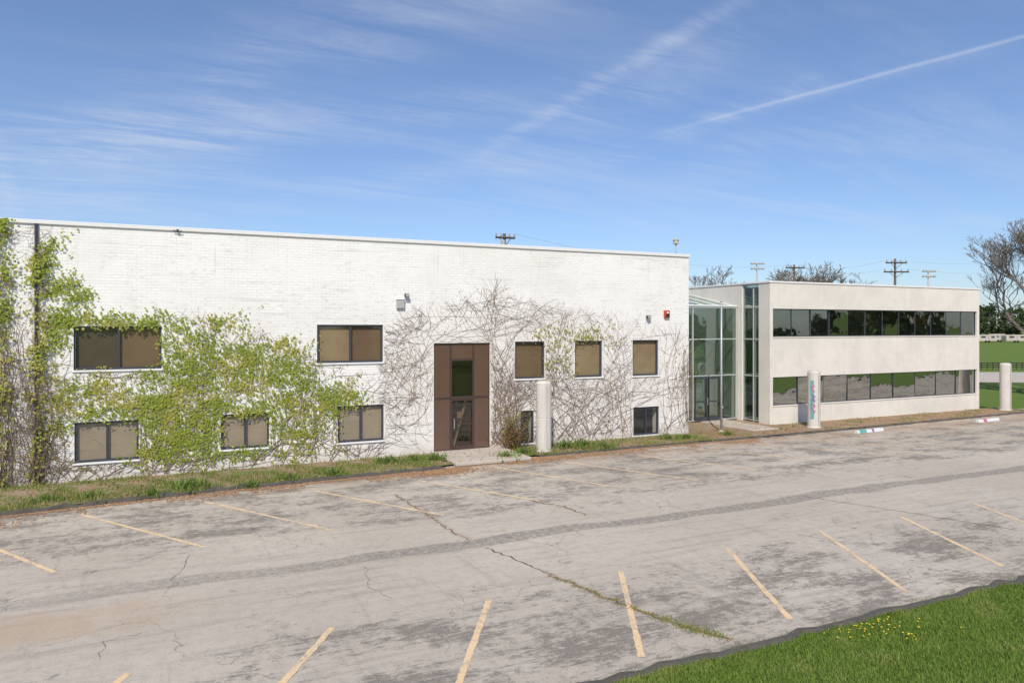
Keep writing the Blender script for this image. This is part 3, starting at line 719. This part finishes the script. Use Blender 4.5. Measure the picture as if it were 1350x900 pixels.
for z0,z1 in zip(zz,zz[1:]): MB().quad((x0+.04,yb_-.06,z0+.03),(x0+.04,ya+.06,z0+.03),(x0+.04,ya+.06,z1-.03),(x0+.04,yb_-.06,z1-.03)).build('pane',M['greenglass'],w)
MB().box(XB0+.9,XB0+.95,ya-.3,yb_+.3,.1,7).build('interior_partition',M['dim'],ob)

# vestibule
YV=29.95
vb=thing('glass_vestibule',(24.8,YV,0),'glazed entrance link with sloping skylight between brick building and office block','building')
xsV=[XR+.05,22.7,24.5,26.4,27.40]; zsV=[.16,2.47,4.37,6.03]
def glaz(y,ztop,name,lab):
    f=MB(); zs=zsV[:-1]+[ztop]
    for x in xsV: f.box(x-.035,x+.035,y-.05,y+.05,.15,ztop)
    for z in zs:
        for a,b in zip(xsV,xsV[1:]): f.box(a+.036,b-.036,y-.04,y+.04,z-.03,z+.03)
    w=f.build(name,M['alu'],vb); w['label']=lab
    for a,b in zip(xsV,xsV[1:]):
        for z0,z1 in zip(zs,zs[1:]):
            j=GA(0,.01)
            MB().quad((a+.035,y-j,z0+.03),(b-.035,y+j,z0+.03),(b-.035,y+j,z1-.03),(a+.035,y-j,z1-.03)).build('pane',M['greenglass'],w)
    return w
glaz(YV,6.03,'curtain_wall','front curtain wall'); glaz(34.2,6.9,'curtain_wall','rear curtain wall')
f=MB()
for x in xsV+[23.6,25.45]: f.tube([(x,YV-.02,6.08),(x,34.2,6.95)],.04,4)
f.tube([(XR,YV-.03,6.1),(27.44,YV-.03,6.1)],.055,4)
sk=f.build('skylight',M['white'],vb)
for a,b in zip(xsV,xsV[1:]): MB().quad((a+.04,YV,6.1),(b-.04,YV,6.1),(b-.04,34.2,6.97),(a+.04,34.2,6.97)).build('pane',M['greenglass'],sk)
f=MB()
for (a,b) in ((24.6,25.43),(25.47,26.3)):
    f.box(a,a+.06,YV-.1,YV-.05,.16,2.4); f.box(b-.06,b,YV-.1,YV-.05,.16,2.4); f.box(a+.06,b-.06,YV-.1,YV-.05,.16,.32); f.box(a+.06,b-.06,YV-.1,YV-.05,2.3,2.4); f.box(a+.06,b-.06,YV-.1,YV-.052,1.1,1.15)
dd=f.build('door',M['frame'],vb)
MB().tube([(25.36,YV-.1,.95),(25.36,YV-.16,.97),(25.36,YV-.16,1.3),(25.36,YV-.1,1.32)],.014,6).build('handle',M['alu'],dd)
r=thing('reception_counter',(23.8,32.2,.15),'pale counter seen inside the glazed entrance','counter')
MB().box(22.9,24.9,31.9,32.5,.15,1.15,.02).build('body',M['grey'],r); MB().box(22.85,24.95,31.85,32.55,1.151,1.2,.01).build('counter_top',M['white'],r)

x,y=G(951,571); r=thing('flagpole',(x,y,.05),'thin tall grey flagpole in front of the glazed entrance','flagpole')
MB().lathe(x,y,[(.05,.05),(.045,3),(.028,6.15)],10).build('pole',M['alu'],r,True); MB().lathe(x,y,[(.02,6.15),(.06,6.19),(.06,6.24),(.01,6.28)],10).build('finial',M['alu'],r,True); MB().lathe(x,y,[(.13,.05),(.13,.12),(.06,.16)],12).build('base',M['slab'],r); MB().box(x-.04,x+.04,y-.09,y-.04,1.2,1.28).build('cleat',M['alu'],r)

def column(px,py,lab,graf=False):
    x,y=G(px,py); r=thing('concrete_column',(x,y,0),lab,'column','round concrete columns along the kerb')
    R0=.30; prof=[(R0+.03,.0),(R0+.03,.1),(R0,.13),(R0,1.38),(R0-.012,1.4),(R0,1.42),(R0,2.78),(R0-.04,2.84)]
    MB().lathe(x,y,prof,28).build('shaft',M['column'],r,False)
    MB().lathe(x,y,[(R0-.06,2.841),(R0-.06,2.87)],20).build('cap',M['column'],r)
    MB().tube([(x-.02,y-R0-.004,.2),(x-.02,y-R0-.004,2.7)],.006,4).build('seam',M['kerb'],r)
    if graf:
        rr=R0+.004; base=math.atan2(-y,-x)
        def sw(pts,w,m,n):
            g=MB(); rows=[]
            for i in range(len(pts)):
                a,z=pts[i]; b=pts[min(i+1,len(pts)-1)]; c=pts[max(i-1,0)]
                tx,tz=(b[0]-c[0])*R0,b[1]-c[1]; L=math.hypot(tx,tz) or 1; nx,nz=-tz/L*w,tx/L*w
                def q(s): aa=base+a+s*nx/R0; return (x+cos(aa)*rr,y+sin(aa)*rr,z+s*nz)
                rows.append((q(-1),q(0),q(1)))
            for u,v in zip(rows,rows[1:]):
                g.quad(u[0],v[0],v[1],u[1]); g.quad(u[1],v[1],v[2],u[2])
            o=g.build('graffiti',M[m],r); o['label']=n
        def cur(fn,n=40): return [fn(i/(n-1)) for i in range(n)]
        sw(cur(lambda t:(-.28+.04*sin(t*14),.5+t*1.9)),.085,'teal','broad teal band')
        rr+=.003; sw(cur(lambda t:(-.05+.18*sin(t*11),.8+t*.5)),.032,'pink','pink lower loop')
        rr+=.003; sw(cur(lambda t:(-.05+.16*cos(t*9),1.35+t*.35+.05*sin(t*13))),.035,'purple','purple middle loop')
        rr+=.003; sw(cur(lambda t:(-.12+.18*sin(t*8),1.8+t*.4+.05*cos(t*10))),.032,'pink','pink upper loop')
column(717,597,'pale round concrete column standing by the brown door')
column(1073,565,'round concrete column painted with teal and pink graffiti',True)
column(1325.5,542,'pale round concrete column at the right end of the office block')
def stop(px,py,L,ang,lab,cols):
    x,y=G(px,py); r=thing('wheel_stop',(x,y,0),lab,'wheel stop')
    prof=[(-.1,0),(-.06,.13),(.06,.13),(.1,0)]
    def seg(s0,s1,o=0):
        m=MB(); pr=[(a*(1+o),b*(1+o)) for a,b in prof]
        def q(s,p): return (x+cos(ang)*s-sin(ang)*p[0],y+sin(ang)*s+cos(ang)*p[0],p[1])
        for a,b in zip(pr,pr[1:]): m.quad(q(s0,a),q(s1,a),q(s1,b),q(s0,b))
        m.f.append(tuple(range(len(m.v),len(m.v)+4))); m.v+=[q(s0,p) for p in pr]
        m.f.append(tuple(range(len(m.v),len(m.v)+4))[::-1]); m.v+=[q(s1,p) for p in pr]
        return m
    seg(-L/2,L/2).build('block',M['white'],r)
    for s0,s1,c in cols: seg(s0,s1,.05).build('paint_patch',M[c],r)
stop(1146,569,1.9,.05,'white concrete wheel stop with teal and purple paint, right of the graffiti column',[(-.8,-.3,'teal'),(.1,.25,'purple')])
stop(1302,555,1.9,.05,'white concrete wheel stop with a small pink paint patch, near the far right column',[(-.5,-.2,'pink')])

# ---------------------------------------------------------------- trees
def bare_tree(loc,H,spread,lab,group=None,depth=6,r0=.3,thick=1.0,buds=True,seed=1):
    rs=random.Random(seed); root=thing('bare_tree',loc,lab,'tree',group)
    tr=MB(); tw=MB(); bd=MB()
    def br(p,d,L,r,lev):
        n=4 if lev<6 else 3; pts=[p]; q=p.copy(); dd=d.copy()
        for i in range(n):
            dd=(dd+Vector((rs.gauss(0,.12),rs.gauss(0,.12),rs.gauss(0,.08)+.04))).normalized(); q=q+dd*(L/n); pts.append(q.copy())
        (tr if lev<2 else tw).tube(pts,[max(.008*thick,r*(1-.45*i/n)) for i in range(n+1)],6 if lev<2 else 3,False)
        if lev>=depth:
            if buds:
                for _ in range(2):
                    c=pts[rs.randint(1,n)]; s=rs.uniform(.02,.05)*thick; a=rs.uniform(0,6.3)
                    bd.tri((c.x,c.y,c.z),(c.x+cos(a)*s,c.y+sin(a)*s,c.z+s),(c.x-sin(a)*s,c.y+cos(a)*s,c.z+s*.5))
            return
        k=rs.choice((2,3,3)) if lev>0 else 6
        for j in range(k):
            c=pts[rs.randint(2,n)] if j>0 else pts[n]
            a=rs.uniform(0,2*pi); s=rs.uniform(.45,.95)*spread
            side=Vector((cos(a),sin(a),rs.uniform(-.05,.4)))
            nd_=(dd+side*s).normalized(); br(c,nd_,L*rs.uniform(.62,.82),r*.6,lev+1)
    br(Vector(loc),Vector((0,0,1)),H*.27,r0,0)
    zmax=max(v[2] for v in tw.v); k=H/(zmax-loc[2])
    for m in (tr,tw,bd): m.v=[(loc[0]+(a-loc[0])*k,loc[1]+(b-loc[1])*k,loc[2]+(c-loc[2])*k) for a,b,c in m.v]
    tr.build('trunk',M['bark'],root); tw.build('branches',M['twig'],root)
    if buds: bd.build('buds',M['bud'],root)
x,y,_=P(1388,0,52); bare_tree((x,y,0),14.0,.88,'large budding bare tree at the right edge beyond the office block',None,8,.30,thick=1.1,seed=21)
x,y,_=P(948,0,110); bare_tree((x,y,0),14.4,1.0,'bare tree behind the glazed entrance link, left of the office roof','bare trees behind the office block',7,.25,thick=3,buds=False,seed=3)
x,y,_=P(1050,0,115); bare_tree((x,y,0),15.2,1.1,'bare tree behind the office roof, left of the pair','bare trees behind the office block',7,.25,thick=3,buds=False,seed=8)
x,y,_=P(1098,0,120); bare_tree((x,y,0),15.2,1.1,'bare tree behind the office roof, right of the pair','bare trees behind the office block',7,.25,thick=3,buds=False,seed=12)
def leafy(loc,H,rw,n,ls,lab,group,seed):
    rs=random.Random(seed); root=thing('leafy_tree',loc,lab,'tree',group); x,y,z=loc
    t=MB(); t.tube([(x,y,z),(x+rs.gauss(0,.2),y,z+H*.35),(x,y,z+H*.8)],[H*.025,H*.018,H*.006],7)
    cl=[]
    for _ in range(26):
        u=rs.uniform(-1,1); a=rs.uniform(0,6.3); q=math.sqrt(1-u*u)*rs.uniform(.35,1)
        c=(x+cos(a)*q*rw,y+sin(a)*q*rw,z+H*(.6+.36*u)); cl.append((c,rs.uniform(.14,.3)*rw))
        t.tube([(x,y,z+H*rs.uniform(.25,.6)),c],[H*.008,H*.003],4,False)
    t.build('trunk',M['bark'],root); m=MB()
    for _ in range(n):
        c,r=rs.choice(cl); p=Vector((rs.gauss(0,1),rs.gauss(0,1),rs.gauss(0,.8))); p=p.normalized()*r*rs.uniform(.5,1.15)
        q=Vector(c)+p; a=Vector((rs.gauss(0,1),rs.gauss(0,1),rs.gauss(0,1))).normalized()*ls; b=a.cross(Vector((rs.gauss(0,1),rs.gauss(0,1),rs.gauss(0,1)))).normalized()*ls*.7
        m.quad(tuple(q-a),tuple(q-b),tuple(q+a),tuple(q+b))
    m.build('crown',M['treeleaf'],root)
for i,(px,py,d) in enumerate([(1278,408,250),(1300,403,270),(1322,408,260),(1343,402,280),(1368,406,260),(1395,402,250)]):
    x,y,z=P(px,py,d); leafy((x,y,0),z,6.5,1700,.5,'distant dark green tree beyond the playing field, number %s from the left'%['one','two','three','four','five','six'][i],'distant trees beyond the field',20+i)
for i in range(13):
    x=20+i*8.5+U(-2,2); y=-34+U(-5,5)
    leafy((x,y,0),U(6,9.5),U(3,4.5),1100,.32,'street tree on the far side of the lawn opposite the office block','trees opposite the office block',40+i)

# ---------------------------------------------------------------- poles, lights, wires
def upole(px,pt,d,arms,lab,name='utility_pole',tilt=0):
    x,y,z=P(px,pt,d); r=thing(name,(x,y,0),lab,'utility pole'); tips=[]
    MB().lathe(x,y,[(.2,0),(.13,z)],10).build('pole',M['wood'],r,True)
    for dz,w in arms:
        za=z-dz; m=MB()
        def q(s,o=0): return (x+cos(tilt)*s,y+sin(tilt)*s-.18,za+o)
        m.tube([q(-w/2),q(w/2)],.09,4); m.build('crossarm',M['wood'],r)
        i=MB()
        for k in (-.46,-.2,.2,.46):
            c=q(w*k,.1); i.lathe(c[0],c[1],[(.05,c[2]),(.09,c[2]+.08),(.05,c[2]+.12),(.08,c[2]+.2),(.03,c[2]+.26)],8); tips.append((c[0],c[1],c[2]+.25))
        i.build('insulators',M['grey'],r)
        m=MB(); m.tube([q(-w*.3),(x,y-.14,za-.7)],.03,4); m.tube([q(w*.3),(x,y-.14,za-.7)],.03,4); m.build('brace',M['wood'],r)
    return tips
t1=upole(665,308,60,[(.35,1.7)],'wooden utility pole top showing above the middle of the brick roof',tilt=-.1)
t2=upole(1047,349,95,[(.4,2.6)],'wooden utility pole behind the left of the office roof',tilt=-.35)
t3=upole(1180,341,88,[(.5,2.6),(1.6,3.1)],'wooden utility pole with two crossarms behind the office roof',tilt=-.4)
MB().lathe(P(661,315,60)[0],P(661,315,60)[1]-.35,[(.16,11.6),(.2,11.65),(.2,12.1),(.12,12.15)],12).build('transformer',M['grey'],bpy.data.objects['utility_pole'])
def wire(a,b,sag,lab):
    a=Vector(a);b=Vector(b); m=MB(); pts=[]
    for i in range(17):
        t=i/16; p=a.lerp(b,t); p.z-=sag*4*t*(1-t); pts.append(tuple(p))
    m.tube(pts,.010,3,False); tag(m.build('power_line',M['grey'],org=tuple(a)),lab,'wire','power lines')
t4=[P(1500,330,85),P(1500,345,85)]
wire(t2[0],t3[0],.8,'power line between the two poles behind the office roof, upper'); wire(t2[3],t3[4],.8,'power line between the two poles behind the office roof, lower')
wire(t3[0],t4[0],1.0,'power line running right from the two armed pole, upper'); wire(t3[7],t4[1],1.0,'power line running right from the two armed pole, lower')
wire(t1[3],t2[1],1.2,'power line from the pole above the brick roof to the office block')
def fieldlight(px,pt,d,lab):
    x,y,z=P(px,pt,d); r=thing('floodlight_mast',(x,y,0),lab,'floodlight mast','sports field lights behind the office block')
    MB().lathe(x,y,[(.3,0),(.14,z)],10).build('pole',M['grey'],r,True); m=MB()
    for dz in (.25,1.3): m.tube([(x-1.3,y+.5,z-dz),(x+1.3,y-.5,z-dz)],.07,4)
    m.build('crossarm',M['grey'],r)
    for dz in (.25,1.3):
        for k in (-1.1,-.4,.4,1.1):
            MB().lathe(x+k,y-.38*k-.2,[(.12,z-dz-.2),(.3,z-dz-.15),(.3,z-dz+.05),(.1,z-dz+.3)],10).build('lamp',M['grey'],r)
fieldlight(998,346,150,'grey sports floodlight mast behind the left of the office roof')
fieldlight(1224,356,150,'grey sports floodlight mast behind the right of the office roof')

A=G(1240,487);B=G(1440,487)
r=thing('rail_fence',(A[0],A[1],0),'low black rail fence across the far side of the road at the right','fence')
n=26; L=Vector((B[0]-A[0],B[1]-A[1],0))
for i in range(n+1):
    p=Vector((A[0],A[1],0))+L*i/n; MB().tube([(p.x,p.y,0),(p.x,p.y,.85)],.07,4).build('post',M['black'],r)
m=MB()
for z in (.3,.55,.78): m.tube([(A[0],A[1],z),(B[0],B[1],z)],.05,4)
m.build('rails',M['black'],r)
def trailer(px,d,L,lab,h=2.7):
    x,y,_=P(px,431,d); r=thing('travel_trailer',(x,y,0),lab,'trailer','white trailers beyond the field')
    ux,uy=cs,-sn; vx,vy=sn,cs
    def bx(u0,u1,v0,v1,z0,z1,name,mat,par):
        m=MB(); P8=[(x+ux*u+vx*v,y+uy*u+vy*v,z) for z in (z0,z1) for u,v in ((u0,v0),(u1,v0),(u1,v1),(u0,v1))]
        m.v=P8; m.f=[(3,2,1,0),(4,5,6,7),(0,1,5,4),(1,2,6,5),(2,3,7,6),(3,0,4,7)]; return m.build(name,M[mat],par)
    m=MB(); pr=[(-L/2,.5),(L/2,.5),(L/2,h-.5),(L/2-.5,h),(-L/2+.4,h),(-L/2,h-.3)]
    for v in (0,2.4):
        m.f.append(tuple(range(len(m.v),len(m.v)+6))); m.v+=[(x+ux*u+vx*v,y+uy*u+vy*v,z) for u,z in pr]
    for i in range(6): m.f.append((i,(i+1)%6,6+(i+1)%6,6+i))
    m.build('body',M['slab'],r)
    bx(-L*.35,-L*.1,-.02,-.004,1.5,2.1,'window','frame',r); bx(L*.2,L*.38,-.02,-.004,1.5,2.1,'window','frame',r); bx(0,.7,-.02,-.004,.7,2.3,'door','grey',r)
    for u in (-.5,.5):
        c=(x+ux*u,y+uy*u); m=MB(); m.tube([(c[0]-vx*.05,c[1]-vy*.05,.35),(c[0]+vx*.25,c[1]+vy*.25,.35)],.36,12); m.build('wheel',M['rubber'],r)
for px,d,L,h,lb in ((1302,235,6,2.5,'leftmost small pale travel trailer beyond the green field'),(1318,245,4.5,2.7,'second pale travel trailer beyond the green field'),(1340,235,6.5,2.5,'rightmost pale travel trailer beyond the green field')): trailer(px,d,L,lb,h)

# ---------------------------------------------------------------- light, sky, camera
az=Vector((-.52,-.85)).normalized(); el=R(45)
sd=Vector((az.x*cos(el),az.y*cos(el),sin(el)))
sl=bpy.data.lights.new('sun','SUN'); sl.energy=4.15; sl.angle=R(.5); sl.color=(1,.93,.815)
so=bpy.data.objects.new('sun',sl); col.objects.link(so); so.rotation_euler=(-sd).to_track_quat('-Z','Y').to_euler()
wd=bpy.data.worlds.new('World'); sc.world=wd; wd.use_nodes=True; nt=wd.node_tree
bg=nt.nodes['Background']
try:
    wd.cycles.sampling_method='MANUAL'; wd.cycles.sample_map_resolution=512
except Exception: pass
sky=nd(nt,'ShaderNodeTexSky',{},sky_type='NISHITA'); sky.sun_disc=False; sky.sun_elevation=el; sky.sun_rotation=math.atan2(az.x,az.y); sky.altitude=200; sky.air_density=1.0; sky.dust_density=.7; sky.ozone_density=2.2
tc=nd(nt,'ShaderNodeTexCoord').outputs['Generated']
sp=nd(nt,'ShaderNodeSeparateXYZ',{0:tc}); zc=mth(nt,'ADD',mth(nt,'MAXIMUM',sp.outputs[2],0.0),.12)
cv=nd(nt,'ShaderNodeCombineXYZ',{0:mth(nt,'DIVIDE',sp.outputs[0],zc),1:mth(nt,'DIVIDE',sp.outputs[1],zc),2:0.0}).outputs[0]
rot=nd(nt,'ShaderNodeMapping',{'Vector':cv,'Rotation':(0,0,R(-28)),'Scale':(.5,2.4,1)}).outputs[0]
c1=noise(nt,rot,.9,8,.66,.8); c2=noise(nt,cv,.35,2,.5)
cir=mth(nt,'MULTIPLY',mr(nt,c1,.42,.74),mr(nt,c2,.34,.58))
def dirv(px,py):
    v=Vector((sn+T(px)*cs,cs-T(px)*sn,(HZ-py)/FPX)); return v.normalized()
nA=noise(nt,tc,7,3,.6); nB=noise(nt,rot,3.2,7,.72,.5)
def band(a,b,w,fade0,fade1,lo,hi,amp,pw=1.0):
    A=dirv(*a);B=dirv(*b); n=A.cross(B).normalized(); m=(B-A).normalized()
    wob=mth(nt,'MULTIPLY',mth(nt,'SUBTRACT',nA,.5),w*1.3)
    ds=mth(nt,'ABSOLUTE',mth(nt,'ADD',nd(nt,'ShaderNodeVectorMath',{0:tc,1:n},operation='DOT_PRODUCT').outputs['Value'],wob))
    al=nd(nt,'ShaderNodeVectorMath',{0:tc,1:m},operation='DOT_PRODUCT').outputs['Value']
    a0=A.dot(m);a1=B.dot(m)
    f=mth(nt,'MULTIPLY',mth(nt,'POWER',mr(nt,ds,w,0),pw),mth(nt,'MULTIPLY',mr(nt,al,a0-fade0,a0+fade0),mr(nt,al,a1+fade1,a1-fade1)))
    f=mth(nt,'MULTIPLY',f,mr(nt,nB,lo,hi)); return mth(nt,'MULTIPLY',f,amp)
bs=[band((930,160),(1400,35),.0036,.12,.05,.0,.4,.45),band((910,166),(1300,66),.012,.08,.1,.2,.7,.2),band((640,200),(990,-10),.020,.05,.12,.3,.7,.5,1.3),band((700,190),(990,40),.07,.08,.1,.35,.75,.35),band((790,215),(1130,90),.022,.08,.1,.35,.7,.3),
    band((-60,265),(330,190),.09,.1,.15,.3,.7,.55),band((0,190),(760,130),.045,.15,.2,.35,.7,.35),band((150,150),(760,-60),.08,.15,.15,.35,.72,.4),band((350,260),(800,210),.03,.15,.15,.3,.7,.3),band((850,240),(1350,130),.06,.1,.1,.35,.75,.3),band((20,300),(-10,170),.016,.03,.05,.3,.7,.35)]
cl=mth(nt,'MULTIPLY',cir,.38)
for b_ in bs: cl=mth(nt,'ADD',cl,b_,clamp=True)
skc=mx(nt,1.0,sky.outputs[0],(.98,1.10,1.34),'MULTIPLY')
skc=mx(nt,.07,skc,(5.6,6.8,8.6))
fin=mx(nt,mth(nt,'MULTIPLY',cl,.60),skc,(7.0,7.5,8.4))
nt.links.new(fin,bg.inputs[0]); bg.inputs[1].default_value=.10
cam=bpy.data.cameras.new('camera'); co=bpy.data.objects.new('camera',cam); col.objects.link(co)
cam.sensor_width=36; cam.lens=FPX/1350*36; cam.shift_y=-(450-HZ)/1350; cam.clip_end=6000
co.location=(0,0,HC); co.rotation_euler=(pi/2,0,-PH); sc.camera=co
sc.view_settings.view_transform='Standard'; sc.view_settings.look='None'; sc.view_settings.exposure=0
